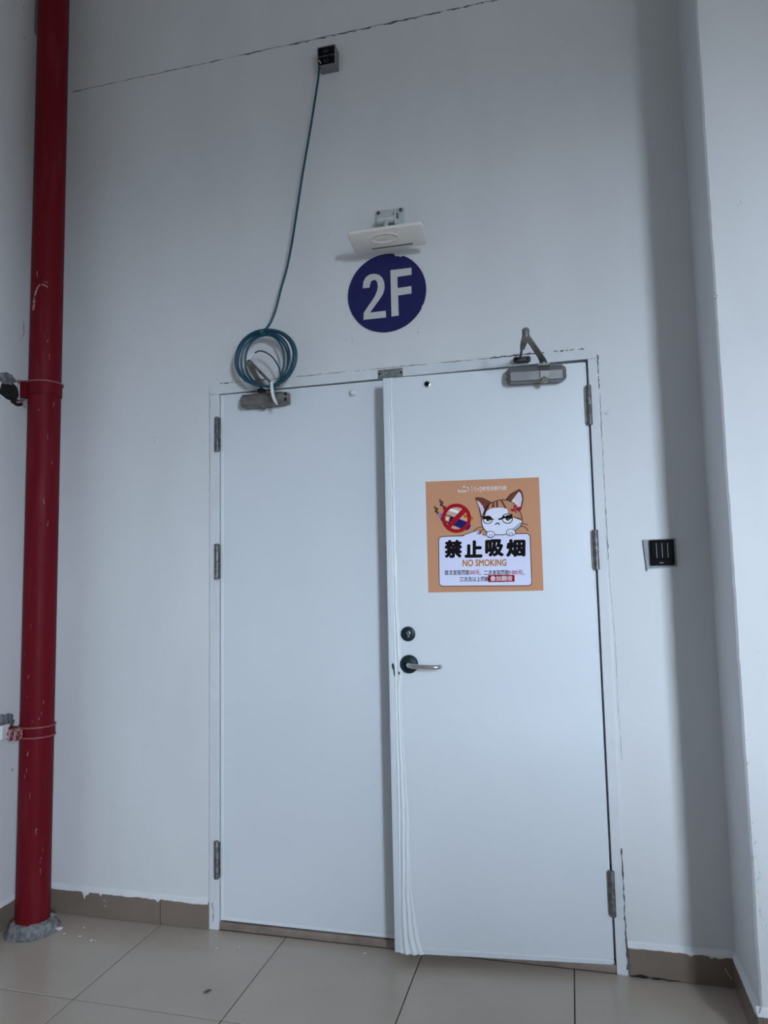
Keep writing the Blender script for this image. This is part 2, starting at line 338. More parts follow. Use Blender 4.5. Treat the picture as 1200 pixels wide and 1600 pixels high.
# ------------------------------------------------------------------ the double door
def build_frame():
    f = tag(bpy.data.objects.new('trim_1', None), 'white painted steel frame of the double door', None, None, 'structure'); C.objects.link(f)
    FY = -0.006
    bm = bmesh.new(); box(bm, 0, 0.042, FY, 0.12, 0, 2.1575, 0.002); finish('jamb', bm, M_frame, f)
    bm = bmesh.new(); box(bm, 1.5405, DW, FY, 0.12, 0, 2.1625, 0.002); finish('jamb', bm, M_frame, f)
    bm = bmesh.new(); prism(bm, [(0, 2.158), (DW, 2.163), (DW, DH), (0, DH)], FY, 0.12); finish('head', bm, M_frame, f)
    bm = bmesh.new(); box(bm, 0.042, 0.075, 0.045, 0.12, 0, 2.15); box(bm, 1.505, 1.54, 0.045, 0.12, 0, 2.15); box(bm, 0.075, 1.505, 0.045, 0.12, 2.12, 2.156)
    finish('door_stop', bm, M_frame, f)
    bm = bmesh.new(); box(bm, 0.042, 1.5405, -0.004, 0.12, 0.0, 0.030, 0.006, 3); finish('sill', bm, M_sill, f, smooth=True)
    # paint cracks where the frame meets the plaster
    crack('crack', [(0.05, 0, DH+0.001), (0.13, 0, DH+0.002), (0.30, 0, DH+0.002)], 0.004, M_crack, f, None, off=0.0066, step=0.008, gap=0.45)
    crack('crack', [(0.28, 0, DH+0.001), (0.70, 0, DH+0.001), (1.18, 0, DH+0.001)], 0.0022, M_crack, f, None, off=0.0066, step=0.012, gap=0.15)
    crack('crack', [(1.16, 0, DH+0.001), (1.37, 0, DH+0.003), (1.42, 0, DH+0.004), (1.545, 0, DH+0.001)], 0.0055, M_crack, f, None, off=0.0066, step=0.007, gap=0.25, jit=0.002)
    crack('crack', [(DW+0.001, 0, 2.175), (DW+0.001, 0, 2.03)], 0.004, M_crack, f, None, off=0.0066, step=0.008, gap=0.35)
    crack('crack', [(DW+0.002, 0, 2.03), (DW+0.002, 0, 1.7), (DW+0.005, 0, 1.5), (DW+0.004, 0, 1.42)], 0.0022, M_crack, f, None, step=0.015, off=0.0066)
    crack('crack', [(DW+0.004, 0, 1.42), (DW+0.014, 0, 1.1), (DW+0.012, 0, 0.9), (DW+0.018, 0, 0.72)], 0.0016, M_fine, f, None, step=0.015)
    crack('crack', [(DW+0.001, 0, 0.42), (DW+0.001, 0, 0.2), (DW+0.001, 0, 0.02)], 0.005, M_crack, f, None, step=0.012, off=0.0066)
    crack('crack', [(-0.004, 0, 2.18), (-0.004, 0, 1.95), (-0.003, 0, 1.75)], 0.0016, M_fine, f, None, step=0.015)
    crack('crack', [(0.012, -0.006, 0.10), (0.02, -0.006, 0.07), (0.016, -0.006, 0.03)], 0.008, M_fine, f, None, step=0.008)
    # rating plate riveted to the head
    bm = bmesh.new(); box(bm, 0.7375, 0.8385, -0.0085, -0.0055, 2.1605, 2.195, 0.0006, 1)
    pl = finish('rating_plate', bm, mat('etched_plate', (0.30, 0.31, 0.31, 1), 0.5, 0.6, var=(0.14, 0.145, 0.145, 1), var_scale=90, var_amt=0.8, bump=0.4, bump_scale=120), f)
    for x in (0.744, 0.832):
        bm = bmesh.new(); cyl(bm, (x, -0.0082, 2.1775), (0, -1, 0), 0.0042, 0.0016, 12, 0.0006); finish('rivet', bm, M_dark, pl)
build_frame()

def hinge(parent, x, y, z0, z1, side):
    """butt hinge: leaf plate as the part, two stacked knuckles as sub-parts (parent-local)"""
    bm = bmesh.new(); zc = (z0+z1)/2
    box(bm, min(x, x-side*0.014), max(x, x-side*0.014), y-0.001, y+0.003, z0+0.004, z1-0.004)
    h = finish('hinge', bm, M_hinge, parent)
    for a, b in ((z0, zc-0.0008), (zc+0.0008, z1)):
        bm = bmesh.new(); cyl(bm, (x, y-0.003, a), (0, 0, 1), 0.0098, b-a, 14, 0.001); finish('knuckle', bm, M_hinge, h, smooth=True)
HL = [(1.911, 2.057), (1.379, 1.525), (0.198, 0.341)]

def build_left_leaf():
    d = thing('door_1', 'white steel left door leaf, closed, with an old closer', None, (0, 0, 0), kind='structure')
    bm = bmesh.new(); box(bm, 0.0455, 0.800, 0.003, 0.044, 0.034, 2.1555, 0.003, 2)
    finish('leaf_panel', bm, M_door, d)
    # film strip left along the hinge side and the bottom edge
    bm = bmesh.new(); box(bm, 0.0465, 0.060, 0.0015, 0.0035, 0.036, 2.152, 0.0007, 1); box(bm, 0.060, 0.79, 0.0020, 0.0035, 0.036, 0.048, 0.0006, 1)
    finish('protective_film', bm, M_film, d)
    for a, b in HL: hinge(d, 0.0375, -0.011, a, b, -1)
    bm = bmesh.new(); tube(bm, [(0.632, 0.004, 2.1135), (0.632, -0.010, 2.1135), (0.632, -0.0135, 2.1135), (0.632, -0.0155, 2.1135), (0.632, -0.016, 2.1135)], [0.0135, 0.0125, 0.0095, 0.005, 0.001], 20)
    finish('plug', bm, M_white, d, smooth=True)
build_left_leaf()

HX, HY, TH = 1.535, -0.012, math.asin(0.081/0.755)
def build_right_leaf():
    d = thing('door_2', 'white steel right door leaf standing slightly ajar', None, (HX, HY, 0), TH, kind='structure')
    x0 = -0.7345
    bm = bmesh.new()
    # panel with a chamfer on the hinge side that catches the daylight
    prof = [(x0, 0), (-0.0095, 0), (-0.001, 0.006), (-0.001, 0.045), (x0, 0.045)]
    lo = [bm.verts.new((x, y, 0.035)) for x, y in prof]; hi = [bm.verts.new((x, y, 2.1495 if x > -.1 else 2.1335)) for x, y in prof]
    bm.faces.new(lo[::-1]); bm.faces.new(hi)
    for i in range(5): bm.faces.new((lo[i], lo[(i+1) % 5], hi[(i+1) % 5], hi[i]))
    finish('leaf_panel', bm, M_door, d)
    # overlapping meeting strip along the free edge
    bm = bmesh.new(); box(bm, -0.7605, x0+0.004, -0.002, 0.022, 0.037, 2.135, 0.003, 2); finish('meeting_strip', bm, M_door, d, smooth=True, angle=30)
    # wrinkled protective film hanging loose along the free edge, flaring at the foot
    prof = [(2.136, .012), (2.05, .012), (1.9, .014), (1.62, .013), (1.38, .016), (1.23, .018), (1.09, .024), (1.02, .028), (0.95, .020), (0.79, .022), (0.65, .031), (0.56, .036), (0.41, .037), (0.23, .043), (0.14, .055), (0.08, .066), (0.036, .080)]
    def wid(z):
        for (za, wa), (zb, wb) in zip(prof[:-1], prof[1:]):
            if za >= z >= zb: return wa+(wb-wa)*(za-z)/(za-zb)
        return prof[-1][1]
    bm = bmesh.new(); NZ, NX = 260, 28; prev = None
    for i in range(NZ+1):
        z = 2.134-(2.134-0.0355)*i/NZ; w = wid(z)+0.003*noise.noise(Vector((z*9, 2, 0)))
        foot = max(0, min(1, (0.95-z)/0.9)); row = []
        for j in range(NX+1):
            t = j/NX; x = -0.7395+(w+0.004)*t
            env = math.sin(math.pi*min(1, t*1.02))**0.5 if t < 0.98 else 0
            a = 0.0042+0.0065*foot
            ph = 5*noise.noise(Vector((0, 7, z*(1.6+2*foot))))
            y = -a*env*(0.55+0.45*math.cos((2.0+1.2*foot)*2*math.pi*t+ph*(0.35+0.65*foot)))-0.0022*env*noise.noise(Vector((t*5, 1, z*24)))
            if j == NX: y = 0.0004
            row.append(bm.verts.new((x, -0.0022+y, z)))
        if prev:
            for j in range(NX): bm.faces.new((prev[j], prev[j+1], row[j+1], row[j]))
        prev = row
    film = finish('protective_film', bm, M_film, d, smooth=True, angle=180)
    # hem of the film along the bottom of the leaf and the flap that sticks out at the corner
    bm = bmesh.new(); tube(bm, [(-0.682+0.0205*k, -0.001-0.0006*math.sin(k), 0.0545-0.0002*k+0.0008*noise.noise(Vector((k*.7, 0, 0)))) for k in range(34)], 0.0022, 8)
    finish('hem', bm, M_film, film, smooth=True)
    for a, b in [(1.913, 2.060), (1.385, 1.528), (0.197, 0.347)]: hinge(d, 0.002, -0.006, a, b, 1)
    # lock cylinder above the lever
    bm = bmesh.new(); tube(bm, [(-0.6855, 0, 1.1625), (-0.6855, -0.004, 1.1625), (-0.6855, -0.0085, 1.1625), (-0.6855, -0.0095, 1.1625)], [0.0272, 0.0272, 0.0245, 0.021], 32)
    e = finish('lock_escutcheon', bm, M_rose, d, smooth=True, angle=25)
    bm = bmesh.new(); cyl(bm, (-0.6835, -0.009, 1.1655), (0, -1, 0), 0.0085, 0.004, 20, 0.001); box(bm, -0.6875, -0.6795, -0.0125, -0.009, 1.149, 1.1655, 0.001)
    k = finish('lock_cylinder', bm, M_steel, e, smooth=True)
    bm = bmesh.new(); box(bm, -0.6842, -0.6828, -0.0138, -0.0125, 1.160, 1.171); finish('keyhole', bm, M_dark, e)
    # lever handle on a dark rose
    cx, cz = -0.684, 1.0525
    bm = bmesh.new(); tube(bm, [(cx, 0, cz), (cx, -0.007, cz), (cx, -0.0115, cz), (cx, -0.0125, cz), (cx, -0.0155, cz), (cx, -0.0165, cz)], [0.0335, 0.0335, 0.0300, 0.0235, 0.0225, 0.019], 36)
    rose = finish('handle_rose', bm, M_rose, d, smooth=True, angle=25)
    path = spline([(cx, -0.012, cz), (cx, -0.030, cz), (cx+0.003, -0.045, cz), (cx+0.014, -0.054, cz-0.001), (cx+0.035, -0.056, cz-0.003), (cx+0.075, -0.055, cz-0.005), (cx+0.100, -0.053, cz-0.006), (cx+0.113, -0.046, cz-0.006), (cx+0.117, -0.034, cz-0.006)], 6)
    bm = bmesh.new(); tube(bm, path, 0.0085, 16); finish('lever_handle', bm, M_chrome, d, smooth=True)
    # dent with bare dark metal beside the latch, peephole
    bm = bmesh.new(); prism(bm, [(-0.748, 1.056), (-0.742, 1.054), (-0.739, 1.040), (-0.7395, 1.028), (-0.736, 1.022), (-0.7385, 1.006), (-0.742, 1.014), (-0.743, 1.030), (-0.748, 1.042)], -0.0045, -0.0015)
    finish('bare_patch', bm, mat('bare_metal', (0.03, 0.045, 0.06, 1), 0.6, 0.3), d)
    bm = bmesh.new(); prism(bm, [(-0.7245, 1.024), (-0.7195, 1.026), (-0.718, 1.018), (-0.722, 1.014)], -0.010, -0.003); finish('rust_spot', bm, mat('rust', (0.09, 0.03, 0.025, 1), 0.8), d)
    bm = bmesh.new(); tube(bm, [(-0.5905, 0.0, 2.101), (-0.5905, -0.004, 2.101), (-0.5905, -0.005, 2.101)], [0.0135, 0.0125, 0.010], 24); pe = finish('peephole', bm, M_chrome, d, smooth=True, angle=25)
    bm = bmesh.new(); cyl(bm, (-0.5905, -0.005, 2.101), (0, -1, 0), 0.0085, 0.0012, 20, 0.0005); finish('lens', bm, M_black, pe, smooth=True)
build_right_leaf()

# ------------------------------------------------------------------ door closers
def build_right_closer():
    c = thing('door_closer', 'silver door closer with raised folding arm on the right leaf', 'door closer', (HX-0.18*math.cos(TH), HY-0.18*math.sin(TH), 2.075), TH)
    # local: x along the leaf, y out of the leaf (negative), z up from the underside of the body
    bm = bmesh.new(); H, D = 0.062, 0.052
    prof = [(0, 0.002), (-0.048, 0.0), (-D-0.003, 0.005), (-D-0.003, 0.037), (-0.036, 0.061), (0, H)]
    a = [bm.verts.new((-0.099, y, z)) for y, z in prof]; b = [bm.verts.new((0.087, y, z)) for y, z in prof]
    bm.faces.new(a); bm.faces.new(b[::-1])
    for i in range(6): bm.faces.new((a[i], b[i], b[(i+1) % 6], a[(i+1) % 6]))
    body = finish('closer_body', bm, M_steel, c)
    for x0, x1, s in ((-0.112, -0.099, 1), (0.087, 0.101, -1)):
        bm = bmesh.new(); oa = [bm.verts.new((x1 if s > 0 else x0, y, z)) for y, z in prof]
        ob = [bm.verts.new((x0 if s > 0 else x1, -0.026+(y+0.026)*0.66, 0.03+(z-0.03)*0.70)) for y, z in prof]
        bm.faces.new(oa); bm.faces.new(ob)
        for i in range(6): bm.faces.new((oa[i], oa[(i+1) % 6], ob[(i+1) % 6], ob[i]))
        cap = finish('end_cap', bm, M_hinge if s > 0 else M_steel, c)
        xe = x0-0.0005 if s > 0 else x1+0.0005
        for zz in (0.020, 0.042):
            bm = bmesh.new(); cyl(bm, (xe, -0.026, zz), (-s, 0, 0), 0.0055, 0.002, 12); finish('valve_screw', bm, M_dark if s > 0 else M_chrome, cap)
    bm = bmesh.new(); box(bm, 0.006, 0.040, -0.0600, -0.0540, 0.008, 0.036, 0.0015); cap = finish('front_cap', bm, M_capg, c)
    bm = bmesh.new(); cyl(bm, (0.022, -0.052, 0.006), (0, -0.75, -0.65), 0.0120, 0.014, 18, 0.003); finish('pinion_cap', bm, M_chrome, c, smooth=True)
    bm = bmesh.new(); box(bm, 0.000, 0.045, -0.048, -0.010, 0.058, 0.068, 0.002); cyl(bm, (0.022, -0.028, 0.06), (0, 0, 1), 0.011, 0.022, 18)
    finish('pinion', bm, M_steel, c)
    # lower arm rises from the pinion and reaches out into the room to the elbow
    def bar(bm, pts, w, t):
        prev = None
        for i, p in enumerate(pts):
            p = Vector(p); d = (Vector(pts[min(i+1, len(pts)-1)])-Vector(pts[max(i-1, 0)])); h = Vector((d.x, d.y, 0)).normalized(); s = Vector((-h.y, h.x, 0)); u = s.cross(d).normalized()
            if u.z < 0: u = -u
            ww = w[i] if isinstance(w, list) else w
            cur = [bm.verts.new(p+s*ww*sx/2+u*t*sy/2) for sx, sy in ((-1, -1), (1, -1), (1, 1), (-1, 1))]
            if prev:
                for j in range(4): bm.faces.new((prev[j], prev[(j+1) % 4], cur[(j+1) % 4], cur[j]))
            else: bm.faces.new(cur)
            prev = cur
        bm.faces.new(prev)
    EX, EY, EZ = -0.052, -0.268, 0.107
    bm = bmesh.new(); bar(bm, [(0.024, -0.020, 0.078), (0.018, -0.050, 0.079), (0.010, -0.075, 0.084), (-0.035, -0.215, 0.098), (EX, EY, 0.099)], [0.026, 0.025, 0.022, 0.020, 0.022], 0.006)
    finish('lower_arm', bm, M_oldsteel, c)
    bm = bmesh.new(); cyl(bm, (EX, EY, EZ-0.014), (0, 0, 1), 0.0125, 0.030, 18, 0.003); el = finish('elbow', bm, M_steel, c, smooth=True)
    bm = bmesh.new(); cyl(bm, (EX, EY, EZ+0.013), (0, 0, 1), 0.0085, 0.007, 6, 0.001); finish('elbow_nut', bm, M_chrome, el)
    # upper arm comes back to a shoe screwed under the head of the frame
    bm = bmesh.new(); bar(bm, [(EX, EY, EZ-0.006), (EX-0.004, -0.19, EZ-0.007), (EX-0.006, -0.13, EZ-0.006)], [0.022, 0.021, 0.015], 0.010)
    tube(bm, [(EX-0.006, -0.135, EZ-0.006), (EX-0.007, -0.06, EZ-0.003), (EX-0.007, 0.005, EZ)], 0.0048, 10)
    finish('upper_arm', bm, M_oldsteel, c)
    bm = bmesh.new(); box(bm, -0.084, -0.020, 0.004, 0.021, 0.092, 0.114, 0.006, 3); sh = finish('arm_shoe', bm, mat('blackened_shoe', (0.05, 0.055, 0.055, 1), 0.5, 0.4), c)
    for x in (-0.074, -0.031):
        bm = bmesh.new(); cyl(bm, (x, 0.004, 0.103), (0, -1, 0), 0.005, 0.0025, 12, 0.0006); finish('screw', bm, M_dark, sh)
build_right_closer()

def build_left_closer():
    O = Vector((0.26, 0.003, 2.082))
    c = thing('door_closer', 'dull grey door closer under the coiled cable on the left leaf', 'door closer', O)
    bm = bmesh.new(); prof = [(0, 0.0), (-0.042, 0.0), (-0.052, 0.010), (-0.052, 0.040), (-0.040, 0.054), (0, 0.058)]
    a = [bm.verts.new((-0.094, y, z)) for y, z in prof]; b = [bm.verts.new((0.070, y, z)) for y, z in prof]
    bm.faces.new(a); bm.faces.new(b[::-1])
    for i in range(6): bm.faces.new((a[i], b[i], b[(i+1) % 6], a[(i+1) % 6]))
    finish('closer_body', bm, M_oldsteel, c)
    for x0, x1, s in ((-0.102, -0.094, 1), (0.070, 0.103, -1)):
        bm = bmesh.new(); oa = [bm.verts.new((x1 if s > 0 else x0, y, z)) for y, z in prof]
        ob = [bm.verts.new((x0 if s > 0 else x1, -0.024+(y+0.024)*0.78, 0.028+(z-0.028)*0.80)) for y, z in prof]
        bm.faces.new(oa); bm.faces.new(ob)
        for i in range(6): bm.faces.new((oa[i], oa[(i+1) % 6], ob[(i+1) % 6], ob[i]))
        cap = finish('end_cap', bm, M_oldsteel, c)
        if s < 0:
            for zz in (0.018, 0.040):
                bm = bmesh.new(); cyl(bm, (x1-0.006, -0.046, zz), (0.5, -0.86, 0), 0.006, 0.006, 12); finish('valve_screw', bm, M_dark, cap)
    bm = bmesh.new(); cyl(bm, (-0.006, -0.030, 0.004), (0, -0.3, -1), 0.014, 0.012, 18, 0.003); finish('pinion_cap', bm, M_oldsteel, c, smooth=True)
    bm = bmesh.new(); box(bm, -0.025, 0.003, -0.050, -0.022, 0.056, 0.072, 0.002); finish('pinion', bm, M_dark, c)
    # folded arm pair standing up inside the cable coil
    def stick(bm, p, q, w, t):
        p, q = Vector(p), Vector(q); d = (q-p).normalized(); s = d.cross(Vector((0, 1, 0))).normalized(); n = Vector((0, 1, 0))
        vs_ = [[bm.verts.new(e+s*w*i/2+n*t*j/2) for i, j in ((-1, -1), (1, -1), (1, 1), (-1, 1))] for e in (p, q)]
        bm.faces.new(vs_[0]); bm.faces.new(vs_[1])
        for j in range(4): bm.faces.new((vs_[0][j], vs_[0][(j+1) % 4], vs_[1][(j+1) % 4], vs_[1][j]))
    bm = bmesh.new(); stick(bm, (0.004, -0.062, 0.070), (-0.054, -0.066, 0.176), 0.020, 0.006); finish('lower_arm', bm, M_olive, c)
    bm = bmesh.new(); stick(bm, (-0.040, -0.056, 0.172), (0.046, -0.054, 0.080), 0.012, 0.008); finish('upper_arm', bm, M_hinge, c)
    bm = bmesh.new(); cyl(bm, (-0.052, -0.050, 0.178), (0, -1, 0), 0.012, 0.022, 16, 0.002); finish('elbow', bm, M_steel, c, smooth=True)
    # stem back to the frame that carries the arm
    bm = bmesh.new(); tube(bm, [(0.046, -0.054, 0.080), (0.050, -0.03, 0.084), (0.052, -0.003, 0.092)], 0.005, 8); finish('arm_rod', bm, M_oldsteel, c)
build_left_closer()

# ------------------------------------------------------------------ network cable: junction box, hanging run, coil
def build_junction_box():
    O = Vector((0.555, 0, 3.496))
    j = thing('junction_box', 'small open grey metal junction box high on the wall', 'junction box', O)
    x0, x1, z0, z1, y0 = 0.516, 0.5935, 3.496, 3.580, -0.052; t = 0.0025
    bm = bmesh.new(); box(bm, x0, x1, y0, -0.0005, z0, z0+t); box(bm, x0, x1, y0, -0.0005, z1-t, z1); box(bm, x0, x0+t, y0, -0.0005, z0+t, z1-t); box(bm, x1-t, x1, y0, -0.0005, z0+t, z1-t); box(bm, x0+t, x1-t, -0.004, -0.0005, z0+t, z1-t)
    finish('box_shell', bm, M_boxm, j, shift=O)
    bm = bmesh.new(); box(bm, x0+t, x1-t, y0+0.003, -0.004, z0+0.0425, z0+0.0450); finish('divider', bm, M_hinge, j, shift=O)
    for z in (z0+0.0065, z0+0.0495):
        bm = bmesh.new(); box(bm, x0+0.003, x1-0.003, y0+0.004, -0.004, z-0.003, z+0.034, 0.002); k = finish('socket_dark_fill', bm, M_black, j, shift=O)  # black and set forward, painting the dark inside of the open box
        bm = bmesh.new(); box(bm, x0+0.026, x0+0.048, y0+0.0025, y0+0.006, z+0.008, z+0.022); finish('socket_port', bm, M_dark, k, shift=O)
    bm = bmesh.new(); tube(bm, spline([(x0+0.01, y0+0.012, z0+0.03), (x0+0.008, y0-0.001, z0+0.024), (x0+0.016, y0+0.008, z0+0.012)], 5), 0.0018, 6); finish('loose_wire', bm, M_white, j, shift=O)
build_junction_box()

CY = -0.068
CK = (2.7006+CY)/(2.7006-0.11)
def cs(x, z): return 1.4387+(x-1.4387)*CK, 1.3731+(z-1.3731)*CK      # coil layout carried to its own distance from the wall
def build_cable():
    O = Vector((0.31, CY, 2.14))
    c = thing('network_cable', 'teal network cable hanging from the junction box into a tied coil', 'cable', O)
    run = [(0.527, -0.030, 3.512), (0.5225, -0.048, 3.495), (0.5175, -0.0515, 3.437), (0.4958, -0.050, 3.3153), (0.4735, -0.050, 3.1935), (0.4455, -0.05, 3.0449), (0.4153, -0.05, 2.8699), (0.3955, -0.053, 2.748), (0.3730, -0.055, 2.641), (0.3500, -0.060, 2.560), (0.3240, -0.064, 2.462), (0.2990, -0.066, 2.410), (0.2735, CY, 2.383)]
    bm = bmesh.new(); tube(bm, spline(run, 7), 0.0046, 10); finish('cable_run', bm, M_cable, c, smooth=True, shift=O)
    loops = [(0.174, 0.4374, 2.3705, 2.1370), (0.1755, 0.4330, 2.3690, 2.1380), (0.1790, 0.4225, 2.3690, 2.1400), (0.1810, 0.4040, 2.3640, 2.1420), (0.1940, 0.3920, 2.3580, 2.1400), (0.2110, 0.3805, 2.3540, 2.1430)]
    for i, (l, r, t, b) in enumerate(loops):
        pts = []
        for k in range(48):
            a = 2*math.pi*k/48; ca, sa = math.cos(a), math.sin(a)
            x = (l+r)/2+(r-l)/2*ca; z = (t+b)/2+(t-b)/2*sa
            # strands gather at the two ties
            g = abs(sa)**4; tx = 0.2906 if sa > 0 else 0.3306
            x += (tx-(l+r)/2)*g*0.55
            y = CY-0.010+0.004*i-0.007*(1-g)*math.sin(a*1+i*1.3); x, z = cs(x, z)
            pts.append((x, y-0.008*(i % 2)*(1-g), z))
        bm = bmesh.new(); tube(bm, pts, 0.0044, 8, closed=True); finish('cable_loop', bm, M_cable, c, smooth=True, shift=O)
    arc = spline([(cs(x, z)[0], CY-0.012, cs(x, z)[1]) for x, z in ((0.2340, 2.246), (0.2400, 2.262), (0.2596, 2.2776), (0.2874, 2.2835), (0.3286, 2.2602), (0.3585, 2.2181), (0.3691, 2.1833), (0.3600, 2.1501))], 6)
    bm = bmesh.new(); tube(bm, arc, 0.0030, 8); e = finish('cable_end', bm, mat('dark_teal', (0.01, 0.05, 0.075, 1), 0.4), c, smooth=True, shift=O)
    bm = bmesh.new(); tube(bm, arc[3:13], 0.0036, 8); finish('stripped_tip', bm, M_white, e, smooth=True, shift=O)
    for (x, z, w, h) in ((0.2906, 2.3630, 0.016, 0.018), (0.3290, 2.1420, 0.015, 0.017)):
        x, z = cs(x, z); bm = bmesh.new(); box(bm, x-w/2, x+w/2, CY-0.022, CY+0.022, z-h/2, z+h/2, 0.004); finish('tie_tape', bm, M_tape, c, shift=O)
    bm = bmesh.new(); pts = spline([(cs(x, z)[0], CY-d, cs(x, z)[1]) for x, d, z in ((0.3370, 0.024, 2.150), (0.3385, 0.027, 2.130), (0.3415, 0.026, 2.100), (0.3480, 0.020, 2.075), (0.3560, 0.014, 2.058))], 5); prev = None
    for i, p in enumerate(pts):
        w = 0.0060 if i < len(pts)-4 else 0.0060*(len(pts)-i)/5
        cur = [bm.verts.new(p+Vector(q)) for q in ((-w, 0.0015, 0), (w, 0.0015, 0), (w, -0.0015, 0), (-w, -0.0015, 0))]
        if prev:
            for j in range(4): bm.faces.new((prev[j], prev[(j+1) % 4], cur[(j+1) % 4], cur[j]))
        else: bm.faces.new(cur)
        prev = cur
    bm.faces.new(prev); finish('cable_tie_tail', bm, M_white, c, shift=O)
build_cable()

# ------------------------------------------------------------------ floor sign, antenna, wall switch
def build_floor_sign():
    O = Vector((0.779, -0.0004, 2.5095)); R = 0.1618
    s = thing('floor_sign', 'round navy blue floor sign reading 2F above the door', 'sign', O)
    bm = bmesh.new(); pts = []
    for k in range(96):
        a = 2*math.pi*k/96; r = R*(1-0.004*max(0, noise.noise(Vector((math.cos(a)*6, math.sin(a)*6, 2)))))
        if 5 <= (k-96*0) <= 0: pass
        pts.append((0.779+r*math.cos(a), 2.5095+r*math.sin(a)))
    prism(bm, pts, -0.0045, -0.0004); finish('sign_disc', bm, M_navy, s, shift=O)
    two = [(0.6809, 2.5401), (0.6838, 2.5659), (0.6951, 2.5845), (0.7114, 2.5933), (0.7296, 2.5942), (0.7495, 2.5876), (0.7632, 2.5738), (0.7707, 2.5549), (0.7722, 2.5308), (0.7658, 2.5077), (0.7534, 2.4893), (0.737, 2.4693), (0.7206, 2.4493), (0.7095, 2.4350), (0.7749, 2.4351), (0.7755, 2.4076), (0.6817, 2.4080), (0.683, 2.4357), (0.6946, 2.4523), (0.7132, 2.4761), (0.7296, 2.4981), (0.7409, 2.5207), (0.7445, 2.5402), (0.7417, 2.5586), (0.735, 2.5674), (0.727, 2.5692), (0.7169, 2.5649), (0.7119, 2.5543), (0.7091, 2.5390)]
    ff = [(0.7976, 2.6000), (0.8840, 2.5995), (0.8836, 2.5705), (0.8256, 2.5690), (0.8256, 2.5225), (0.8817, 2.5240), (0.8817, 2.4935), (0.8268, 2.4922), (0.8276, 2.4093), (0.7979, 2.4087)]
    for nm, p in (('digit', two), ('letter', ff)):
        bm = bmesh.new(); prism(bm, p, -0.0065, -0.0044); finish(nm, bm, M_silver, s, shift=O)
    ch = [(0.812, 2.6695), (0.8165, 2.660), (0.8200, 2.6555), (0.827, 2.657), (0.8345, 2.6540), (0.8403, 2.6500), (0.846, 2.6535), (0.8542, 2.6525), (0.850, 2.6585), (0.838, 2.665), (0.826, 2.6685)]
    bm = bmesh.new(); prism(bm, ch, -0.0058, -0.0040); finish('chipped_edge', bm, M_plaster, s, shift=O)
    bm = bmesh.new(); prism(bm, [(0.9205, 2.4315), (0.9245, 2.434), (0.929, 2.4455), (0.924, 2.441)], -0.0058, -0.0040); finish('chipped_edge', bm, M_plaster, s, shift=O)
build_floor_sign()

